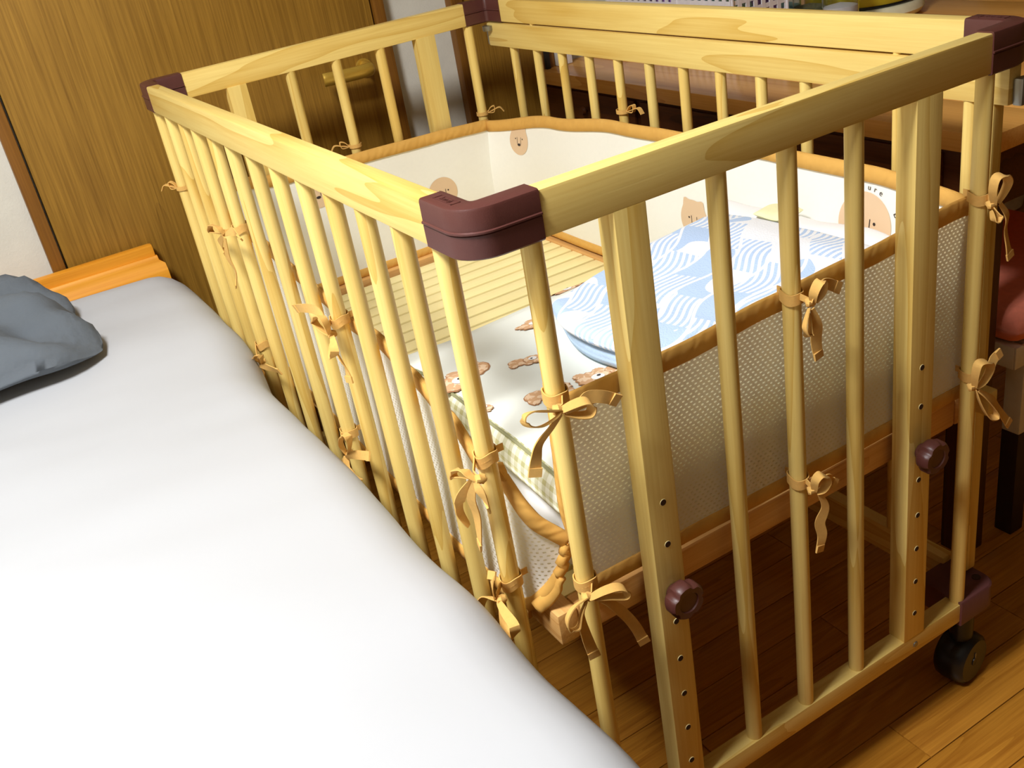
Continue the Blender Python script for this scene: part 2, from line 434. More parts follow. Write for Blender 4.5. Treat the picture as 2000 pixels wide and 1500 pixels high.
# feet plates and casters
def foot_poly(fx, fy):
    def poly(off):
        x0, x1, y0, y1, ro = CA-.0, -.003-off, CA, -.003-off, .022
        P = [(x0, y1)]+[(x0, y0)]+[(x1, y0)]
        for k in range(7):
            th = math.pi/2*k/6; P.append((x1+ro-math.cos(th)*ro, y1+ro-math.sin(th)*ro))
        P = [(LW-x if fx else x, LL-y if fy else y) for x, y in P]
        return P[::-1] if fx == fy else P
    return poly
for fx in (0, 1):
    for fy in (0, 1):
        fp = obj('foot_plate', *extrude_poly(foot_poly(fx, fy), [(.147, -.002), (.149, 0), (.187, 0), (.1895, -.002)]), brown2, crib, True)
        X = lambda v: LW-v if fx else v
        Y = lambda v: LL-v if fy else v
        for hx, hy in ((.012, .055), (.014, .022)):
            obj('screw_recess', *lathe([(.0022, .1897), (.005, .1897), (.0064, .1904), (.0064, .1890), (.0022, .1890)], (X(hx), Y(hy), 0), 16), hole_m, fp, True)
        cxx, cyy = X(.030), Y(.030)
        ca = bpy.data.objects.new('caster', None); COL.objects.link(ca); ca.location = (cxx, cyy, 0); W[ca.name] = Vector(ca.location); reg(ca, crib)
        ang = -1.42
        def hood(rad, wd):
            prof = [(.0, -wd), (rad*.82, -wd), (rad*.95, -wd*.8), (rad, -wd*.35), (rad, wd*.35), (rad*.95, wd*.8), (rad*.82, wd), (.0, wd)]
            vs, fs = lathe(prof, (0, 0, 0), 28, 'x')
            R_ = Matrix.Rotation(ang, 3, 'Z')
            return [R_ @ v + Vector((cxx, cyy, .0421)) for v in vs], fs
        obj('wheel', *hood(.042, .024), blackp, ca, True)
        obj('axle_cap', *hood(.009, .0252), blackp, ca, True)
        obj('stem', *cyl((cxx, cyy, .060), (cxx, cyy, .148), .017), blackp, ca, True)
        Rz = Matrix.Rotation(ang, 3, 'Z')
        bv, bf = bx(-.0252, -.0244, -.0016, .0016, -.002, .016, 0)
        bv2, bf2 = bx(-.0252, -.0244, -.006, .006, -.0045, -.002, 0)
        vv, ff = join((bv, bf), (bv2, bf2)); vv = [(Matrix.Rotation(ang+math.pi/2*0, 3, 'Z') @ Vector((-v[0], v[1], v[2]))) + Vector((cxx, cyy, .0421)) for v in vv]
        obj('brake_mark', vv, ff, metal, ca)
# bars
def bar(x, y, z0, z1, rr=.0102):
    obj('bar', *cyl((x, y, z0), (x, y, z1), rr, n=16), pine['z'], crib, True)
NB = (.068, .280, .372, .467, .673)
for x in NB: bar(x, .012, ZB-.002, zr0+.004)
for x in (.068, .279, .375, .471, .675): bar(x, LL-.012, ZB-.002, zr0+.004)
YB = (.074, .165, .256, .348, .440, .538, .636, .735, .829, .922, 1.004, 1.095, 1.180)
for y in YB: bar(.012, y, ZB-.002, zr0+.004)
# posts with their rows of bolt holes
HOLES = (.616, .561, .452, .396, .341, .285, .229)
for j, (xa, xb, hx) in enumerate(((.1500, .1875, .1690), (.5490, .5900, .5685))):
    for far in (0, 1):
        y0, y1 = (.0004, TC+.004) if not far else (LL-TC-.004, LL-.0004)
        po = box('post', xa, xb, y0, y1, ZB-HB+.001 if 0 else ZB-.001, zr0+.002, pine['z'], crib, .002)
        if not far:
            for hz in HOLES:
                rg = lathe([(.0030, -.0001), (.0040, -.0003), (.0044, .0008), (.0030, .0008)], (hx, .0002, hz), 16, 'y')
                obj('hole_rim', *rg, bolt_pine['x'], po, True)
                obj('bolt_hole', *cyl((hx, -.0004, hz), (hx, .002, hz), .0036, n=14), hole_m, po)
    # knob
    def knob_poly(hx, hz, y0):
        prof = [(0, .0), (.010, .0), (.012, -.006), (.0205, -.010), (.0225, -.014), (.0225, -.024), (.020, -.028), (.013, -.0275), (.012, -.026), (0, -.026)]
        vs, fs = lathe(prof, (0, 0, 0), 40, 'y')
        out = []
        for v in vs:
            rr = math.hypot(v.x, v.z); th = math.atan2(v.z, v.x)
            if rr > .018: k = 1-.16*max(0, math.cos(5*th+.4))**3; v = Vector((v.x*k, v.y, v.z*k))
            out.append(v+Vector((hx, y0, hz)))
        return out, fs
    obj('knob', *knob_poly(hx, .497, -.0005), brown, crib, True)
    kv, kf = knob_poly(0, 0, 0); kv = [Vector((v[0]+hx, LL+.0005-v[1], v[2]+.497)) for v in kv]
    obj('knob', kv, [list(reversed(f)) for f in kf], brown, crib, True)
    obj('screw', *lathe([(0, -.0012), (.004, -.0012), (.0048, .0002), (0, .0002)], (hx+.004, .0004, .169), 14, 'y'), metal, crib, True)
# drop side gate on the table side
gx = .727
gate = box('gate_rail', gx-.011, gx+.011, .012, 1.222, .893, .9398, pine['y'], crib, .004)
box('gate_rail', gx-.009, gx+.009, .012, 1.222, .475, .512, pine['y'], crib, .004)
for i in range(13): bar(gx, .068+.0894*i, .511, .895, .0088)
for y in (.178, 1.055): obj('guide_rod', *cyl((gx, y, .20), (gx, y, zr0+.003), .0055, n=12), pine['z'], crib, True)
for y in (.045,): box('guide_post', LW-TC, LW-.004, y-.013, y+.013, .199, zr0+.002, pine['z'], crib, .003)
for ya, yb in ((-.002, .0115), (1.2225, 1.236)):
    box('gate_catch', gx-.006, gx+.012, ya, yb, .893, .925, metal, crib, .004)
obj('gate_latch', *lathe([(0, 0), (.011, 0), (.012, .002), (.012, .010), (0, .010)], (LW-.030, LL-.030, .925), 20, 'z'), metal, crib, True)
# slatted base
fz0, fz1 = .468, .510
fx0, fx1, fy0, fy1 = .040, .708, .036, 1.204
rf = .012
def rrbox(name, x0, x1, y0, y1, mat): return box(name, x0, x1, y0, y1, fz0, fz1, mat, crib, .004)
rrbox('base_frame', fx0, fx0+.026, fy0, fy1, frame_wood['y']); rrbox('base_frame', fx1-.026, fx1, fy0, fy1, frame_wood['y'])
rrbox('base_frame', fx0+.0262, fx1-.0262, fy0+.0005, fy0+.024, frame_wood['x']); rrbox('base_frame', fx0+.0262, fx1-.0262, fy1-.024, fy1, frame_wood['x'])
y = .0635
k = 0
while y+.0365 < fy1-.0245:
    box('slat', fx0+.0265, fx1-.0265, y, y+.0335, fz1-.012, fz1-.003, bolt_pine['x'], crib, .0014); y += .0405
for x in (.20, .54): box('base_support', x, x+.03, fy0+.0245, fy1-.0245, fz0+.002, fz1-.0125, frame_wood['y'], crib, .003)

# ------------------------------------------------------------------ bumper
bump = thing('crib_bumper', 'white padded crib bumper with tan edging, bear faces and tied ribbons inside the crib', 'bumper', (LW/2, LL/2, .50))
wn = lambda a, b, s_: noise.noise(Vector((a*s_, b*s_, 3.3)))
TN = [(.09, .768), (.214, .767), (.36, .776), (.50, .782), (.66, .792)]
TL = [(.07, .695), (.10, .686), (.14, .678), (.198, .708), (.28, .731), (.38, .752), (.445, .748), (.56, .760), (.66, .766), (.82, .780), (.96, .806), (1.2, .800)]
BL = [(.07, .500), (.252, .492), (.412, .500), (.70, .515), (.961, .530), (1.2, .535)]
TB = [(.05, .790), (.09, .784), (.21, .768), (.37, .763), (.54, .758), (.69, .752)]
TR = [(.06, .792), (.19, .801), (.45, .802), (.60, .796), (.76, .793), (.97, .776), (1.2, .750)]
def Pn(u_, v_):      # near end, runs along x
    zt = interp(TN, u_)-.022; zb = .540-.008*(u_-.1)/.6
    z = zb+(zt-zb)*v_
    y = .0322+.0016*wn(u_, z, 12)+.010*math.sin(math.pi*min(1, max(0, v_)))*math.sin(math.pi*min(1, max(0, (u_-.07)/.6)))*.3
    return Vector((u_, y, z)), Vector((0, 1, 0))
def Pl(u_, v_):
    zt = interp(TL, u_)-.020; zb = interp(BL, u_)
    z = zb+(zt-zb)*v_
    x = .0318+.0025*wn(u_, z, 9)+.004*math.sin(math.pi*v_)
    return Vector((x, u_, z)), Vector((1, 0, 0))
def Pb(u_, v_):
    zt = interp(TB, u_)-.022; zb = .531-.010*u_
    z = zb+(zt-zb)*v_
    y = 1.198-.003*wn(u_, z, 8)-.004*math.sin(math.pi*v_)
    return Vector((u_, y, z)), Vector((0, -1, 0))
def Pr(u_, v_):
    zt = interp(TR, u_)-.022; zb = .536-.004*u_
    z = zb+(zt-zb)*v_
    e = max(0, (u_-1.05)/.15)
    x = .6935+.003*wn(u_, z, 8)-.010*math.sin(math.pi*v_)-.03*e*e
    s0 = max(0, (.10-u_)/.06); x -= .012*s0*s0
    return Vector((x, u_, z)), Vector((-1, 0, 0))
def panel(P, u0, u1, nu, nv, mat, name='fabric_panel'):
    vs, uv = [], []
    for i in range(nu+1):
        for j in range(nv+1):
            a = u0+(u1-u0)*i/nu; p, n_ = P(a, j/nv); vs.append(p); uv.append((a, p.z))
    fs = [(i*(nv+1)+j, (i+1)*(nv+1)+j, (i+1)*(nv+1)+j+1, i*(nv+1)+j+1) for i in range(nu) for j in range(nv)]
    return obj(name, vs, fs, mat, bump, smooth='all', uvs=uv)
def band(path, hgt, thk, ups=None, name='edge_binding', parent=None):
    vs, uv, fs = [], [], []; n = len(path); acc = 0
    for i, p in enumerate(path):
        tg = (path[min(i+1, n-1)]-path[max(i-1, 0)]).normalized()
        up_ = Vector(ups[i]) if ups else Vector((0, 0, 1))
        up_ = (up_-tg*up_.dot(tg)).normalized(); sd = tg.cross(up_)
        if i: acc += (p-path[i-1]).length
        for k, (a, b) in enumerate(((1, .0), (.86, .8), (.0, 1), (-.86, .8), (-1, 0), (-.86, -.8), (0, -1), (.86, -.8))):
            wr = 1+.10*noise.noise(Vector((acc*90, k*.8, 1)))
            vs.append(p+up_*a*hgt/2+sd*b*thk/2*wr); uv.append((acc, k*.006))
    for i in range(n-1):
        for k in range(8):
            j = (k+1) % 8; fs.append((i*8+k, i*8+j, (i+1)*8+j, (i+1)*8+k))
    fs.append(tuple(reversed(range(8)))); fs.append(tuple(range((n-1)*8, n*8)))
    return obj(name, vs, fs, tan, parent or bump, smooth='all', uvs=uv)
def top_path(P, a, b, n, dz=.011): return [P(a+(b-a)*i/n, 1)[0]+Vector((0, 0, dz)) for i in range(n+1)]
def bot_path(P, a, b, n, dz=-.009): return [P(a+(b-a)*i/n, 0)[0]+Vector((0, 0, dz)) for i in range(n+1)]
panel(Pn, .072, .690, 60, 12, mesh_m)
panel(Pl, .088, 1.198, 80, 12, mesh_m)
panel(Pb, .034, .690, 50, 12, mesh_w)
panel(Pr, .036, 1.198, 80, 12, mesh_w)
band(top_path(Pn, .076, .688, 70), .024, .0085); band(bot_path(Pn, .078, .690, 70), .020, .006)
band(top_path(Pl, .082, 1.196, 100, .010), .022, .009); band(bot_path(Pl, .088, 1.196, 100, -.010), .022, .006)
band(top_path(Pb, .036, .668, 60), .024, .010); band(bot_path(Pb, .040, .685, 60), .018, .008)
band(top_path(Pr, .030, 1.196, 90), .024, .010); band(bot_path(Pr, .040, 1.19, 90), .018, .008)
# twisted vertical binding at the free end of the near panel
pv = [Vector((interp([(0, .079), (.2, .073), (.5, .070), (.75, .076), (1, .082)], i/40), .0335, .768-.245*i/40)) for i in range(41)]
band(pv, .013, .010, [(1, 0, 0)]*41)
# loose end of the left panel flopping in towards the mattress
top_e = catmull([(.0318, .088, .672), (.037, .070, .645), (.046, .060, .622), (.062, .052, .603), (.074, .047, .590)], 5)
low_e = catmull([(.0318, .088, .500), (.034, .072, .512), (.040, .060, .526), (.050, .052, .540), (.058, .048, .551)], 5)
nE = len(top_e); vs, uv = [], []
for i in range(nE):
    for j in range(9):
        q = low_e[i].lerp(top_e[i], j/8); q = q+Vector((.006*math.sin(math.pi*j/8)*(i/nE), 0, 0)); vs.append(q); uv.append((i*.003, q.z))
fs = [(i*9+j, (i+1)*9+j, (i+1)*9+j+1, i*9+j+1) for i in range(nE-1) for j in range(8)]
obj('loose_flap', vs, fs, mesh_m, bump, smooth='all', uvs=uv)
band(top_e, .018, .010); band(low_e, .016, .008, [(0, .4, 1)]*nE)
band([top_e[-1].lerp(low_e[-1], i/10)+Vector((.003*math.sin(i*1.9), 0, 0)) for i in range(11)], .012, .010, [(1, 0, 0)]*11)
band(catmull([(.058, .048, .551), (.050, .050, .535), (.040, .056, .522), (.030, .062, .513)], 5), .017, .008, [(.5, 0, 1)]*16)

# prints on the fabric (flat prints, mapped along the cloth)
def decal(P, cu, cz, outline, mat, name, parent, lift=.0008, vz=True, rings=4):
    """star-shaped print: outline in metres about (cu, cz); P returns a point for (u, z)"""
    vs, fs = [], []; n = len(outline)
    p, nn = P(cu, cz); vs.append(p+nn*lift)
    for k in range(1, rings+1):
        for a, b in outline:
            p, nn = P(cu+a*k/rings, cz+b*k/rings); vs.append(p+nn*lift)
    for i in range(n):
        fs.append((0, 1+i, 1+(i+1) % n))
        for k in range(rings-1):
            a, b = 1+k*n, 1+(k+1)*n; fs.append((a+i, b+i, b+(i+1) % n, a+(i+1) % n))
    return obj(name, vs, fs, mat, parent, smooth='all')
def byz(P):
    def Q(u_, z):
        a = P(u_, 0)[0].z; b = P(u_, 1)[0].z
        return P(u_, (z-a)/(b-a))
    return Q
def bear_outline(R_, ears=True, n=48, sq=1.0):
    o = []
    for i in range(n):
        th = 2*math.pi*i/n; rr = R_*(1-.06*math.sin(th))
        x, z = math.cos(th)*rr*sq, math.sin(th)*rr
        if ears:
            for e in (.95, math.pi-.95):
                dd = math.atan2(math.sin(th-e), math.cos(th-e)); k = 1+.26*math.exp(-(dd/.20)**2); x *= k; z *= k
        o.append((x, z))
    return o
def circ(rx, rz=None, n=14, ph=0): return [(math.cos(2*math.pi*i/n)*rx*math.cos(ph)-math.sin(2*math.pi*i/n)*(rz or rx)*math.sin(ph), math.cos(2*math.pi*i/n)*rx*math.sin(ph)+math.sin(2*math.pi*i/n)*(rz or rx)*math.cos(ph)) for i in range(n)]
def line(a, b, w_):
    a, b = Vector(a), Vector(b); d_ = (b-a).normalized(); n_ = Vector((-d_.y, d_.x))*w_/2
    c = (a+b)/2; return (c.x, c.y), [tuple(q-c) for q in (a-n_, b-n_, b+n_, a+n_)]
def bear(P, cu, cz, R_, ears=True, mir=1, sq=1.0, face=True):
    Q = byz(P)
    b = decal(Q, cu, cz, bear_outline(R_, ears, sq=sq), printm, 'bear_print', bump)
    if not face: return
    s_ = R_/.035
    for dx in (-.013, .013): decal(Q, cu+dx*s_*sq, cz+.002*s_, circ(.0018*s_*sq, .0018*s_, 8), printblk, 'eye', b, .0014, rings=1)
    decal(Q, cu, cz-.012*s_, circ(.0060*s_*sq, .0032*s_, 12), printblk, 'nose', b, .0014, rings=1)
    for m_ in (-1, 1):
        c, o = line((cu+m_*.0065*s_*sq, cz-.010*s_), (cu+m_*.007*s_*sq, cz+.006*s_), .0011*s_); decal(Q, c[0], c[1], o, printblk, 'muzzle_line', b, .0014, rings=1)
bear(Pr, 1.105, .716, .030, True, sq=1.0)
bear(Pb, .531, .632, .034, False)
bear(Pr, .552, .655, .036, True)
bear(Pr, .195, .722, .046, False)
bear(Pr, .895, .648, .030, True)
bear(Pb, .262, .712, .030, False)
def text(P, cu, cz, body, size, ang, parent):
    c = bpy.data.curves.new('txt', 'FONT'); c.body = body; c.size = size; c.align_x = 'CENTER'; c.align_y = 'CENTER'
    o = bpy.data.objects.new('txt', c); COL.objects.link(o); me = o.to_mesh(); Q = byz(P)
    vs = []
    for v in me.vertices:
        x, z = v.co.x, v.co.y; x, z = x*math.cos(ang)-z*math.sin(ang), x*math.sin(ang)+z*math.cos(ang)
        p, n_ = Q(cu-x, cz+z) if P is Pr else Q(cu+x, cz+z); vs.append(p+n_*.0014)
    fs = [list(p.vertices) for p in me.polygons]; o.to_mesh_clear(); bpy.data.objects.remove(o)
    if vs: obj('printed_letters', vs, fs, printblk, parent)
# the words curve around the face: letters at the upper left, "BO·Y" down the right side
for i, ch in enumerate('lure'):
    a = math.radians(97-10*i); text(Pr, .195-math.cos(a)*.060, .716+math.sin(a)*.056, ch, .011, a-math.pi/2, bump)
for i, ch in enumerate('BO·Y'):
    a = math.radians(30-17*i); text(Pr, .195-math.cos(a)*.060, .716+math.sin(a)*.056, ch, .013, a-math.pi/2, bump)
for i, ch in enumerate('oy'):
    a = math.radians(110-14*i); text(Pb, .262+math.cos(a)*.040, .708+math.sin(a)*.034, ch, .011, a-math.pi/2, bump)

# ribbons tied round the bars
TIES = [
  ('n',.068,0.786,[[(0.055,0.784),(0.039,0.792),(0.024,0.799),(0.014,0.799),(0.015,0.789),(0.029,0.781),(0.046,0.781),(0.055,0.783)],[(0.055,0.784),(0.067,0.787),(0.079,0.787),(0.085,0.781),(0.082,0.772),(0.071,0.774),(0.059,0.78)]],[[(0.059,0.782),(0.075,0.784),(0.09,0.783),(0.105,0.777),(0.12,0.767)],[(0.054,0.782),(0.042,0.773),(0.029,0.759),(0.023,0.746),(0.018,0.729)]]),
  ('n',.372,0.781,[[(0.375,0.777),(0.372,0.79),(0.377,0.801),(0.383,0.8),(0.384,0.788),(0.378,0.777)],[(0.369,0.773),(0.359,0.762),(0.356,0.754),(0.362,0.745),(0.366,0.751),(0.37,0.767)]],[[(0.373,0.778),(0.383,0.794),(0.397,0.791),(0.418,0.778)],[(0.372,0.772),(0.378,0.752),(0.382,0.729),(0.385,0.707)]]),
  ('n',.673,0.800,[[(0.663,0.796),(0.654,0.817),(0.655,0.832),(0.667,0.832),(0.677,0.822),(0.675,0.81),(0.669,0.797)],[(0.662,0.794),(0.666,0.782),(0.656,0.781),(0.658,0.791)]],[[(0.671,0.796),(0.685,0.777),(0.691,0.756),(0.697,0.734),(0.702,0.718)]]),
  ('n',.673,0.562,[[(0.647,0.561),(0.642,0.582),(0.644,0.599),(0.66,0.595),(0.667,0.583),(0.66,0.567),(0.651,0.56)],[(0.649,0.558),(0.656,0.535),(0.669,0.512),(0.683,0.506),(0.682,0.516),(0.662,0.544),(0.653,0.555)]],[[(0.653,0.563),(0.672,0.577),(0.686,0.584),(0.699,0.59)],[(0.653,0.555),(0.681,0.53),(0.704,0.503),(0.728,0.471)]]),
  ('n',.372,0.546,[[(0.37,0.539),(0.367,0.557),(0.374,0.564),(0.384,0.552),(0.38,0.54),(0.373,0.536)]],[[(0.375,0.553),(0.387,0.552),(0.396,0.54),(0.408,0.53)],[(0.375,0.536),(0.384,0.512),(0.38,0.488),(0.383,0.468),(0.377,0.448)]]),
  ('n',.068,0.561,[[(0.053,0.562),(0.069,0.565),(0.085,0.563),(0.094,0.555),(0.092,0.547),(0.074,0.555),(0.059,0.559)],[(0.05,0.564),(0.032,0.565),(0.021,0.557),(0.021,0.545),(0.032,0.54),(0.04,0.553),(0.049,0.561)]],[[(0.061,0.56),(0.076,0.544),(0.095,0.514),(0.106,0.49),(0.114,0.464)],[(0.048,0.562),(0.04,0.546),(0.045,0.515),(0.051,0.482)]]),
  ('l',0.074,0.716,[[(0.044,0.712),(0.065,0.707),(0.085,0.699),(0.078,0.71),(0.057,0.721),(0.05,0.717),(0.044,0.712)],[(0.054,0.708),(0.076,0.681),(0.091,0.654),(0.09,0.632)]],[[(0.044,0.712),(0.063,0.681),(0.072,0.651),(0.081,0.608)],[(0.044,0.712),(0.038,0.7),(0.042,0.677)]]),
  ('l',0.074,0.557,[[(0.056,0.553),(0.075,0.549),(0.094,0.522),(0.092,0.501),(0.076,0.501)],[(0.054,0.553),(0.033,0.554),(0.011,0.552),(0.019,0.532),(0.041,0.526),(0.051,0.546)]],[[(0.059,0.553),(0.061,0.571),(0.066,0.583)]]),
  ('l',0.440,0.757,[[(0.409,0.753),(0.42,0.759),(0.434,0.768),(0.399,0.785),(0.392,0.774),(0.404,0.757)],[(0.396,0.756),(0.382,0.742),(0.397,0.73),(0.406,0.743)]],[[(0.405,0.76),(0.414,0.778),(0.466,0.771),(0.544,0.749)],[(0.398,0.755),(0.388,0.733),(0.387,0.713),(0.385,0.694)]]),
  ('l',0.538,0.545,[[(0.481,0.545),(0.48,0.564),(0.453,0.59),(0.425,0.601),(0.437,0.581),(0.471,0.549)],[(0.483,0.541),(0.478,0.524),(0.453,0.523),(0.44,0.521)]],[[(0.479,0.541),(0.436,0.564),(0.393,0.579)],[(0.49,0.536),(0.506,0.516),(0.5,0.501)]]),
  ('l',0.829,0.797,[[(0.834,0.794),(0.888,0.786),(0.874,0.8),(0.832,0.807),(0.827,0.795)]],[[(0.83,0.792),(0.872,0.768),(0.881,0.748)],[(0.82,0.791),(0.841,0.753),(0.846,0.726),(0.869,0.696)],[(0.807,0.799),(0.759,0.814),(0.744,0.803)]]),
  ('l',0.922,0.563,[[(0.856,0.559),(0.866,0.566),(0.806,0.591),(0.84,0.564)]],[[(0.856,0.553),(0.799,0.569),(0.755,0.575)],[(0.863,0.55),(0.862,0.533)]]),
]
for side, c, zr, loops, tails in TIES:
    def P3(a, b, out=0.0):
        return Vector((a, -.012-out, b)) if side == 'n' else Vector((-.012-out, a, b))
    outv = Vector((0, -1, 0)) if side == 'n' else Vector((-1, 0, 0))
    cen = Vector((c, .012, zr)) if side == 'n' else Vector((.012, c, zr))
    parts = []
    k0 = P3(*loops[0][0])
    # turns round the bar, tilting to meet the knot
    for dz in (-.0035, .0025):
        path, wd = [], []
        for i in range(25):
            th = 2*math.pi*i/24
            q = Vector((math.cos(th), math.sin(th), 0))*.0122
            tilt = max(0, q.normalized().dot(outv))*(k0.z-zr)*.8
            path.append(cen+q+Vector((0, 0, dz+tilt+.0012*math.sin(3*th)))); wd.append(Vector((0, 0, 1)))
        parts.append(strip(path, [.0065]*25, wd))
    # a short bridge from the bar to the knot and back to the binding
    inner = cen-outv*.021
    parts.append(strip([inner, cen-outv*.0125], [.008]*2, [Vector((0, 0, 1))]*2))
    parts.append(strip([cen+outv*.0125+Vector((0, 0, 0)), cen.lerp(k0, .6)+outv*.010, k0+outv*.002], [.007]*3, [Vector((0, 0, 1))]*3))
    # knot
    kv, kf = [], []
    for i in range(7):
        ph = math.pi*i/6
        for j in range(10):
            th = 2*math.pi*j/10
            kv.append(k0+Vector((math.sin(ph)*math.cos(th)*.0062, math.sin(ph)*math.sin(th)*.0062, math.cos(ph)*.0050))*(1+.18*math.sin(3*th+i)))
    for i in range(6):
        for j in range(10):
            kf.append((i*10+j, i*10+(j+1) % 10, (i+1)*10+(j+1) % 10, (i+1)*10+j))
    parts.append((kv, kf))
    for lp in loops:
        n = len(lp)
        pts = [P3(a, b, .004+.007*math.sin(math.pi*i/(n-1))) for i, (a, b) in enumerate(lp)]
        pa = catmull(pts, 5); m = len(pa)
        wd = []
        for i in range(m):
            tg = (pa[min(i+1, m-1)]-pa[max(i-1, 0)]).normalized(); wd.append((outv*.82+tg.cross(outv)*.55*(1 if i < m/2 else -1)*(.4+.6*abs(i/m-.5)*2)).normalized())
        parts.append(strip(pa, [.0055+.0058*math.sin(math.pi*i/(m-1))**.6 for i in range(m)], wd))
    for tl in tails:
        n = len(tl)
        pts = [P3(a, b, .006*(1-i/(n-1))+.002*math.sin(i*2.1)) for i, (a, b) in enumerate(tl)]
        pa = catmull(pts, 6); m = len(pa); wd = []
        for i in range(m):
            tg = (pa[min(i+1, m-1)]-pa[max(i-1, 0)]).normalized(); wd.append((tg.cross(outv)+outv*.45*math.sin(i/m*3.3+c*9)).normalized())
        parts.append(strip(pa, [.0050+.0075*min(1, i/(m*.4)) for i in range(m)], wd))
        tg = (pa[-1]-pa[-2]).normalized()
        parts.append(strip([pa[-1]-tg*.008+outv*.0008, pa[-1]+tg*.001+outv*.0008], [.0132]*2, [wd[-1]]*2, .0022))
    obj('tie_ribbon', *join(*parts), ribbon_m, bump, smooth='all' if 0 else True)
# small ties seen from the back
def mini_tie(cx, cy, z, ax):
    cen = Vector((cx, cy, z)); parts = []
    path = [cen+Vector((math.cos(2*math.pi*i/20), math.sin(2*math.pi*i/20), 0))*.0125 for i in range(21)]
    parts.append(strip(path, [.007]*21, [Vector((0, 0, 1))]*21))
    a = Vector(ax)
    pa = catmull([cen+a*.013, cen+a*.022+Vector((0, 0, .010)), cen+a*.032+Vector((0, 0, .012)), cen+a*.030, cen+a*.014], 5)
    side = a.cross(Vector((0, 0, 1)))
    parts.append(strip(pa, [.008]*len(pa), [side]*len(pa)))
    pa = catmull([cen+a*.013, cen+a*.028+Vector((0, 0, .004)), cen+a*.045+Vector((0, 0, .008)), cen+a*.055+Vector((0, 0, -.002))], 5)
    parts.append(strip(pa, [.009]*len(pa), [side]*len(pa)))
    obj('tie_ribbon', *join(*parts), ribbon_m, bump, True)
mini_tie(.375, LL-.012, .772, (-.9, .2, 0)); mini_tie(gx, .783, .801, (.1, -.9, 0)); mini_tie(.675, LL-.012, .760, (.7, -.5, 0)); mini_tie(.012, 1.180, .800, (-.6, .5, 0))
tp = thing  # (things that lie in the crib follow)

# ------------------------------------------------------------------ bedding in the crib
def zmat(x, y): return .598
ZS = fz1-.003
matt = slab('crib_mattress', lambda s_, t_: (.082+s_*.585, .062+t_*.500), .585, .500, .040, lambda x, y: .600, lambda x, y: ZS+.0008, whitecloth, nx=14, ny=14)
tag(matt, 'small white folded crib mattress lying on the slats under the bear quilt', 'mattress')
QT = [(.04, .652), (.40, .650), (.50, .640), (.56, .615), (.60, .575), (.66, .536), (.72, .532)]
def qz(x, y): return interp(QT, y)+.004*noise.noise(Vector((x*7, y*7, 0)))+.003*math.sin(x*9+y*5)+.010*math.exp(-((x-.40)/.16)**2-((y-.12)/.10)**2)
QB = [(.04, .6035), (.50, .6035), (.565, .600), (.600, .545), (.64, .512), (.72, .5085)]
def qb(x, y): return min(interp(QB, y), qz(x, y)-.012)
t = NT('plaid_quilt_edge'); v = t.coord('Object', (1, 1, 1)); sp = t.n('ShaderNodeSeparateXYZ', i_0=v)
def chk(sock, per, w_): return t.math('LESS_THAN', t.math('FRACT', t.math('DIVIDE', sock, per)), w_)
ay = chk(sp.outputs[1], .016, .5); az = chk(sp.outputs[2], .013, .42); ax_ = chk(sp.outputs[0], .016, .5)
hatch = t.math('MULTIPLY', t.math('ADD', t.math('ADD', ay, az), t.math('MULTIPLY', ax_, .0)), .42, clamp=True)
nz = t.noise(v, 30, 2)
t.base(t.mix(hatch, lin((230, 230, 212)), t.mix(nz, lin((150, 160, 96)), lin((196, 180, 120))))); t.rough(.9); plaid = t.m
qcot = plain('quilt_cotton', (232, 236, 228), .9, .2, 40, .02)
quilt = thing('bear_quilt', 'white baby quilt printed with brown bears, green plaid edge, draped over mattress', 'quilt', (.37, .37, .60))
def qmap(s_, t_): return (.075+.012*math.sin(t_*3)+s_*.590+.055*max(0, t_-.75)/.25*(1-s_), .052+t_*.645)
slab('quilt_cover', qmap, .59, .645, .020, qz, qb, qcot, quilt, nx=40, ny=60, rimmat=plaid, mid=.35)
seam = [Vector((*qmap(.018, .02+.72*i/40), 0)) for i in range(41)]
seam = [Vector((p.x, p.y, qz(p.x, p.y)-.0015)) for p in seam]
obj('piping', *tube(seam, .0022, 1, 6), plain('piping_olive', (150, 150, 112), .9), quilt, True)
def Pq(x, y): return Vector((x, y, qz(x, y))), Vector((0, 0, 1))
def teddy(x, y, ang, s_=1.0, eye=True):
    ca_, sa_ = math.cos(ang), math.sin(ang)
    def at(a, b): return x+(a*ca_-b*sa_)*s_, y+(a*sa_+b*ca_)*s_
    def blob(a, b, ra, rb, lift):
        n = 22; o = [(math.cos(2*math.pi*i/n)*ra*(1+.08*math.sin(i*2.7)), math.sin(2*math.pi*i/n)*rb*(1+.08*math.cos(i*3.1))) for i in range(n)]
        o = [((p*ca_-q*sa_)*s_, (p*sa_+q*ca_)*s_) for p, q in o]
        X_, Y_ = at(a, b)
        ol = [(p*1.10, q*1.10) for p, q in o]
        bb = decal(Pq, X_, Y_, ol, teddyo, 'bear_print', quilt, lift, rings=3); decal(Pq, X_, Y_, o, teddym, 'bear_fur', bb, lift+.0006, rings=3)
        return bb
    blob(.030, .004, .020, .015, .0006); blob(.040, .017, .009, .012, .0010)
    h = blob(0, 0, .021, .017, .0016); blob(-.014, .014, .008, .007, .0012); blob(.012, .016, .008, .007, .0012)
    if eye:
        X_, Y_ = at(.004, -.001); decal(Pq, X_, Y_, circ(.0085*s_, .0075*s_, 14), printwht, 'muzzle', h, .0030, rings=2)
        X_, Y_ = at(.006, .001); decal(Pq, X_, Y_, circ(.0028*s_, .002*s_, 8), printblk, 'nose', h, .0036, rings=1)
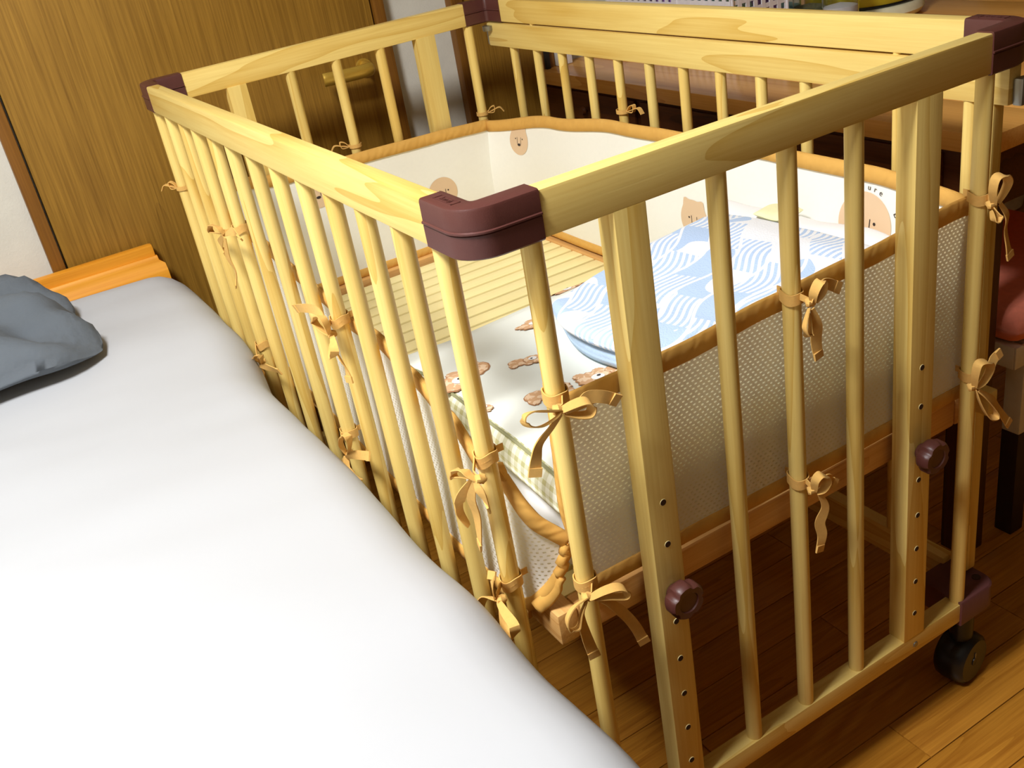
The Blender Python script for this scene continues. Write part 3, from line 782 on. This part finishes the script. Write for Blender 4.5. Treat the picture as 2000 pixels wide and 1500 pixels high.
for a in ((.114, .350, .35, 1.25), (.196, .238, 2.9, .85), (.245, .225, -.2, 1.05), (.108, .262, 2.2, .42), (.285, .440, .3, .9), (.222, .330, 2.6, .7), (.42, .56, .3, .9)): teddy(*a)

# blue towel
t = NT('blue_feather_towel'); v = t.coord('Object', (1, 1, 1), (0, 0, -.25)); sp = t.n('ShaderNodeSeparateXYZ', i_0=v)
X_, Y_ = sp.outputs[0], sp.outputs[1]
n_ = t.noise(v, 6, 1)
q = t.math('ADD', Y_, t.math('MULTIPLY', t.math('SINE', t.math('MULTIPLY', X_, 34.0)), .016))
rowi = t.math('FLOOR', t.math('DIVIDE', q, .050))
coli = t.math('FLOOR', t.math('ADD', t.math('DIVIDE', X_, .072), t.math('MULTIPLY', rowi, .37)))
par = t.math('MODULO', t.math('ABSOLUTE', t.math('ADD', rowi, coli)), 2.0)
slant = t.math('ADD', Y_, t.math('MULTIPLY', t.math('SINE', t.math('MULTIPLY_ADD', X_, 50.0, 1.0)), .010))
stripe = t.math('LESS_THAN', t.math('FRACT', t.math('DIVIDE', slant, .0098)), .5)
spine = t.math('LESS_THAN', t.math('FRACT', t.math('ADD', t.math('DIVIDE', q, .050), 0.0)), .10)
wh = t.math('MAXIMUM', t.math('MULTIPLY', stripe, t.math('GREATER_THAN', par, .5)), spine)
solid = t.math('MULTIPLY', t.math('LESS_THAN', par, .5), t.math('GREATER_THAN', t.noise(v, 16, 0), .56))
wh = t.math('MAXIMUM', wh, solid)
t.base(t.mix(wh, lin((182, 206, 240)), lin((236, 240, 248)))); t.rough(.95)
t.bump(t.noise(t.coord(), 420, 2), .5, .002); towel_m = t.m
bluein = plain('towel_pile_blue', (176, 200, 226), .95, .7, 400, .08)
def quadmap(NL, NR, FL, FR):
    def m_(s_, t_):
        a = Vector(NL).lerp(Vector(NR), s_); b = Vector(FL).lerp(Vector(FR), s_); p = a.lerp(b, t_)
        bow = .012*math.sin(math.pi*t_)*(s_-.5)*2+.006*math.sin(t_*7)*(1-s_); return (p.x+bow, p.y+.008*math.sin(s_*6))
    return m_
blank = slab('white_blanket', quadmap((.44, .065), (.672, .062), (.44, .44), (.672, .46)), .23, .38, .022,
             lambda x, y: .700+.022*min(1, max(0, (x-.600)/.035))+.008*math.exp(-((y-.17)/.08)**2)*min(1, max(0, (x-.605)/.04))+.006*noise.noise(Vector((x*14, y*14, 4))), lambda x, y: qz(x, y)+.002, whitecloth, nx=16, ny=24, mid=.4)
tag(blank, 'folded white blanket under the right end of the blue towel', 'blanket')
TT = lambda x, y: .697+.036*min(1, max(0, (x-.27)/.30))+.003*noise.noise(Vector((x*16, y*16, 9)))+.004*math.sin(x*22+y*9)-.05*max(0, x-.57)
tq = quadmap((.265, .140), (.615, .085), (.284, .385), (.605, .400))
def tlow(x, y):
    base = qz(x, y)+.0025
    k = min(1, max(0, (x-.415)/.05)); return base+(.733-.010*0-.005-base)*k*1.0 if k > 0 else base
towel = thing('blue_towel', 'pale blue and white feather-patterned towel folded on top of the bear quilt', 'towel', (.44, .25, .66))
slab('upper_fold', tq, .35, .26, .015, TT, lambda x, y: TT(x, y)-.022, towel_m, towel, nx=34, ny=26)
tq2 = quadmap((.272, .135), (.43, .100), (.292, .375), (.43, .385))
slab('lower_fold', tq2, .16, .25, .008, lambda x, y: TT(x, y)-.0245, lambda x, y: qz(x, y)+.003, bluein, towel, nx=14, ny=22)
yc = slab('yellow_gauze_cloth', lambda s_, t_: (.618+s_*.050, .288+t_*.050), .050, .050, .014, lambda x, y: .735+.004*noise.noise(Vector((x*40, y*40, 2))), lambda x, y: .7215, plain('pale_yellow_gauze', (238, 236, 190), .95, .4, 300, .05), nx=10, ny=10)
tag(yc, 'scrap of pale yellow gauze cloth peeking out behind the blue towel', 'cloth')

# ------------------------------------------------------------------ adult bed
bed = thing('adult_bed', 'large bed with smooth white sheet and orange wooden headboard beside the crib', 'bed', (-.54, .3, 0))
def bt(x, y):
    k = min(1, max(0, (y-.70)/.3)); k = k*k*(3-2*k)
    return .600+.026*k+.0060*noise.noise(Vector((x*2.2, y*5, 1)))+.0030*noise.noise(Vector((x*3, y*14+x*4, 5)))+.0022*math.sin(y*23+x*8+3*noise.noise(Vector((x*4, y*3, 7))))*max(0, min(1, (x+.75)/.3))
def bmap(s_, t_):
    y = -1.05+t_*2.395
    k = min(1, max(0, (y-.75)/.2)); k = k*k*(3-2*k); e = max(0, (y-1.20)/.14)
    xe = -.026+.020*k-.012*e*e+.0025*math.sin(y*17+1.5*math.sin(y*6))*(1-k)
    return (-1.10+(xe+1.10)*s_, y)
slab('mattress', bmap, 1.07, 2.395, .075, bt, lambda x, y: .300, sheet, bed, nx=50, ny=110, mid=.70)
box('bed_frame', -1.06, -.075, -1.0, 1.33, .12, .298, headwood, bed, .01)
for x in (-1.02, -.13):
    for y in (-.95, 1.27): box('leg', x, x+.05, y, y+.05, 0, .119, headwood, bed, .004)
hb = box('headboard', -1.10, -.047, 1.372, 1.396, .12, .662, headwood, bed, .006)
# stepped moulding in front of the board
vs, fs = [], []
prof = [(1.3715, .640), (1.366, .640), (1.360, .632), (1.360, .622), (1.352, .612), (1.350, .604), (1.350, .45), (1.3715, .45)]
for x in (-1.10, -.036):
    for yy, zz in prof: vs.append((x-(.010 if (zz > .625 and x > -.5) else 0), yy, zz))
n = len(prof)
fs = [(i, (i+1) % n, n+(i+1) % n, n+i) for i in range(n)]+[tuple(range(n)), tuple(reversed(range(n, 2*n)))]
obj('headboard_moulding', vs, [list(reversed(f)) for f in fs], headwood, bed, True)
def pil_t(x, y):
    f = .722+.016*noise.noise(Vector((x*7, y*7, 5)))
    f += .022*math.sin((y*1.0+x*.9)*34+2.2*noise.noise(Vector((x*6, y*6, 1))))*math.exp(-((x+.30)/.12)**2)
    return f-.035*max(0, min(1, (x+.42)/.17))
def pmap(s_, t_):
    x0, x1 = -.80, -.236
    y0, y1 = .900, 1.328
    y = y0+(y1-y0)*t_
    xr = x1-.030*max(0, t_-.45)/.55+.008*math.sin(t_*11)-.012*math.exp(-((t_-.30)/.06)**2)
    return (x0+(xr-x0)*s_, y+.004*math.sin(s_*20)+.03*(s_-1)*(1-t_)*.5+.030*max(0, (s_-.86)/.14)**2*(1-t_))
pl = slab('grey_pillow', pmap, .55, .36, .085, pil_t, lambda x, y: .6315, gray, nx=50, ny=40, mid=.28,
          wob=lambda x, y: (.004*noise.noise(Vector((x*25, y*25, 0))), .004*noise.noise(Vector((x*25, y*25, 8))), .014*noise.noise(Vector((x*12, y*12, 3)))+.007*noise.noise(Vector((x*30+y*18, y*30, 6)))))
tag(pl, 'crumpled dark grey pillow lying on the bed against the headboard', 'pillow')

# ------------------------------------------------------------------ table and what stands on it
tb = thing('wooden_table', 'brown wooden table with dark drawer fronts standing behind the crib', 'table', (1.43, .80, 0))
tx0, tx1, ty0, ty1, tz = .936, 1.93, .189, 1.425, .775
nb = 7
for i in range(nb):
    a = tx0+(tx1-tx0)*i/nb; b = tx0+(tx1-tx0)*(i+1)/nb
    box('top_board', a+.0002, b-.0002, ty0, ty1, tz-.030, tz, tabletop_w, tb, .0015)
for a, b, c, d_ in ((tx0+.012, tx0+.030, ty0+.012, ty1-.012), (tx1-.030, tx1-.012, ty0+.012, ty1-.012), (tx0+.031, tx1-.031, ty0+.012, ty0+.030), (tx0+.031, tx1-.031, ty1-.030, ty1-.012)):
    box('apron', a, b, c, d_, .655, tz-.0305, tabledark, tb, .002)
for k in range(3):
    a = ty0+.085+k*.385; dr = box('drawer_front', tx0+.004, tx0+.0115, a, a+.365, .662, .738, tabledark, tb, .002)
    obj('knob', *lathe([(0, -.016), (.008, -.016), (.010, -.010), (.005, -.004), (.005, 0), (0, 0)], (tx0+.004, a+.18, .70), 12, 'x'), tabledark, dr, True)
for x in (tx0+.016, tx1-.066):
    for y in (ty0+.016, ty1-.066): box('leg', x, x+.050, y, y+.050, 0, .7445, tableleg, tb, .003)
for z in (.47,):
    box('shelf', tx0+.030, tx0+.30, .62, ty1-.07, z, z+.02, tabledark, tb, .002)
TZ = tz+.0006
def basket(x0, x1, y0, y1, h, label):
    b = thing('storage_basket', label, 'basket', ((x0+x1)/2, (y0+y1)/2, tz), 'white plastic baskets on the table')
    parts = []
    def slats(ax, a0, a1, c, lo, hi):
        n = int((a1-a0)/.021)
        for i in range(n+1):
            t_ = a0+(a1-a0)*i/n
            parts.append(bx(t_-.005, t_+.005, c-.0015, c+.0015, lo, hi) if ax == 'x' else bx(c-.0015, c+.0015, t_-.005, t_+.005, lo, hi))
    for c in (y0, y1): slats('x', x0, x1, c, TZ+.003, TZ+h-.014)
    for c in (x0, x1): slats('y', y0, y1, c, TZ+.003, TZ+h-.014)
    for zz in (.10, .24, .38, .52, .66, .80):
        z_ = TZ+h*zz
        parts += [bx(x0, x1, y0-.0012, y0+.0012, z_, z_+.009), bx(x0, x1, y1-.0012, y1+.0012, z_, z_+.009), bx(x0-.0012, x0+.0012, y0, y1, z_, z_+.009), bx(x1-.0012, x1+.0012, y0, y1, z_, z_+.009)]
    obj('basket_grid', *join(*parts), whitep, b, kind='stuff')
    box('basket_floor', x0-.001, x1+.001, y0-.001, y1+.001, TZ, TZ+.003, whitep, b, 0)
    rim = [bx(x0-.004, x1+.004, y0-.004, y0+.002, TZ+h-.014, TZ+h), bx(x0-.004, x1+.004, y1-.002, y1+.004, TZ+h-.014, TZ+h), bx(x0-.004, x0+.002, y0, y1, TZ+h-.014, TZ+h), bx(x1-.002, x1+.004, y0, y1, TZ+h-.014, TZ+h)]
    obj('rim', *join(*rim), whitep, b)
    return b
basket(1.150, 1.36, 1.125, 1.395, .165, 'white plastic basket holding lilac pouches, nearest the wall on the table')
basket(1.125, 1.275, .930, 1.105, .150, 'white plastic basket holding teal and mint pouches, beside the glass jars')
def pouch(x, y, wx, wy, h, mat, label):
    o = slab('pouch', lambda s_, t_: (x+s_*wx, y+t_*wy), wx, wy, min(wx, wy)*.4, lambda a, b: TZ+h+.008*noise.noise(Vector((a*30, b*30, 1))), lambda a, b: TZ+.0045, mat, nx=6, ny=6)
    tag(o, label, 'pouch', 'pouches in the white baskets')
pouch(1.157, 1.135, .095, .11, .175, purple, 'lilac pouch at the near corner of the basket nearest the wall')
pouch(1.157, 1.265, .095, .115, .170, whitep, 'white pouch behind the lilac one in the basket nearest the wall')
pouch(1.26, 1.14, .09, .24, .16, purple, 'long lilac pouch at the right side of the basket nearest the wall')
pouch(1.131, 1.020, .068, .080, .160, teal, 'teal pouch standing in the basket beside the jars')
pouch(1.131, .936, .068, .080, .150, mint, 'mint green pouch in the basket beside the jars')
pouch(1.202, .936, .068, .164, .155, purple, 'pale lilac pouch behind the teal one in the basket beside the jars')
mossy = plain('jar_contents_green', (120, 118, 84), .9, .5, 60, .25)
def jar(x, y, rr, h, cont, label, lid=None):
    j = thing('glass_jar', label, 'jar', (x, y, tz), 'glass jars on the table')
    pr_ = [(0, TZ), (rr*.92, TZ), (rr, TZ+.006), (rr, TZ+h*.78), (rr*.8, TZ+h*.88), (rr*.8, TZ+h), (rr*.8-.002, TZ+h), (rr*.8-.002, TZ+h*.88), (rr-.0025, TZ+h*.77), (rr-.0025, TZ+.008), (0, TZ+.005)]
    obj('jar_body', *lathe(pr_, (x, y, 0), 28), glass, j, True)
    obj('jar_filling', *lathe([(0, TZ+.0055), (rr*.9, TZ+.0055), (rr*.93, TZ+.012), (rr*.93, TZ+h*.5), (0, TZ+h*.55)], (x, y, 0), 24), cont, j, True)
    if lid: obj('jar_lid', *lathe([(0, TZ+h+.014), (rr*.86, TZ+h+.014), (rr*.9, TZ+h+.010), (rr*.9, TZ+h*.9), (rr*.83, TZ+h*.9), (rr*.83, TZ+h+.001), (0, TZ+h+.001)], (x, y, 0), 28), lid, j, True)
jar(1.385, 1.050, .036, .135, teal, 'clear glass jar half filled with mint, next to the white baskets')
jar(1.380, .968, .036, .135, mossy, 'clear glass jar half filled with olive pieces, middle of the glass jars')
jar(1.385, .885, .038, .140, whitep, 'clear glass jar half filled with white, nearest the round cooker')
rc = thing('round_cooker', 'round yellow-green cooker with black band and cream base on the table', 'cooker', (1.585, 1.01, tz))
obj('base', *lathe([(0, TZ), (.118, TZ), (.132, TZ+.006), (.138, TZ+.016), (.134, TZ+.028), (.126, TZ+.034), (0, TZ+.034)], (1.585, 1.01, 0), 48), cream, rc, True)
obj('band', *lathe([(0, TZ+.0345), (.126, TZ+.0345), (.128, TZ+.037), (.126, TZ+.040), (0, TZ+.040)], (1.585, 1.01, 0), 48), blackp, rc, True)
obj('body', *lathe([(0, TZ+.0405), (.124, TZ+.0405), (.128, TZ+.050), (.126, TZ+.10), (.110, TZ+.14), (.06, TZ+.16), (0, TZ+.165)], (1.585, 1.01, 0), 48), yg, rc, True)
wb = thing('paper_box', 'flat white box with yellow top lying on the table behind the crib bars', 'box', (1.13, 1.31, tz))
box('box_side', 1.078, 1.140, 1.240, 1.395, TZ, TZ+.022, whitep, wb, .002); box('box_top', 1.0785, 1.1395, 1.2405, 1.3945, TZ+.0222, TZ+.025, yellowp, wb, 0)
bk = thing('upright_file', 'upright white file standing on the far corner of the table', 'file', (1.02, 1.40, tz))
box('cover', .992, 1.022, 1.385, 1.415, TZ, TZ+.16, whitep, bk, .002)
# two tiny bars: its grey spine
box('spine', .984, .9915, 1.387, 1.413, TZ, TZ+.16, chairw, bk, .001)

# ------------------------------------------------------------------ chair under the table
ch = thing('dining_chair', 'white wooden chair with coral seat pad tucked under the table end', 'chair', (1.25, .42, 0))
cx0, cx1, cy0, cy1 = 1.03, 1.43, .190, .60
for x in (cx0+.045, cx1-.045):
    for y in (cy0, cy1-.034):
        lg = box('leg', x-.014, x+.020, y, y+.034, .215, .395, chairw, ch, .003)
        box('leg_tip', x-.0138, x+.0198, y+.0002, y+.0338, 0, .2149, chairdark, lg, .002)
for a, b, c, d_ in ((cx0, cx1, cy0-.004, cy0+.0), (cx0, cx1, cy1+.0, cy1+.004), (cx0-.001, cx0+.018, cy0+.0002, cy1-.0002), (cx1-.018, cx1+.001, cy0+.0002, cy1-.0002)):
    box('seat_rail', a, b, c, d_, .358, .398, chairw, ch, .001)
slab('seat_pad', lambda s_, t_: (cx0-.01+s_*.42, cy0-.012+t_*.435), .42, .435, .035, lambda x, y: .462, lambda x, y: .3985, coral, ch, nx=10, ny=10)
bn = thing('waste_bin', 'small round off-white bin standing on the floor by the far wall', 'bin', (2.44, 1.24, 0))
obj('bin_body', *lathe([(0, 0), (.085, 0), (.10, .01), (.115, .24), (.12, .25), (.112, .25), (.095, .02), (0, .018)], (2.44, 1.26, 0), 32), chairw, bn, True)
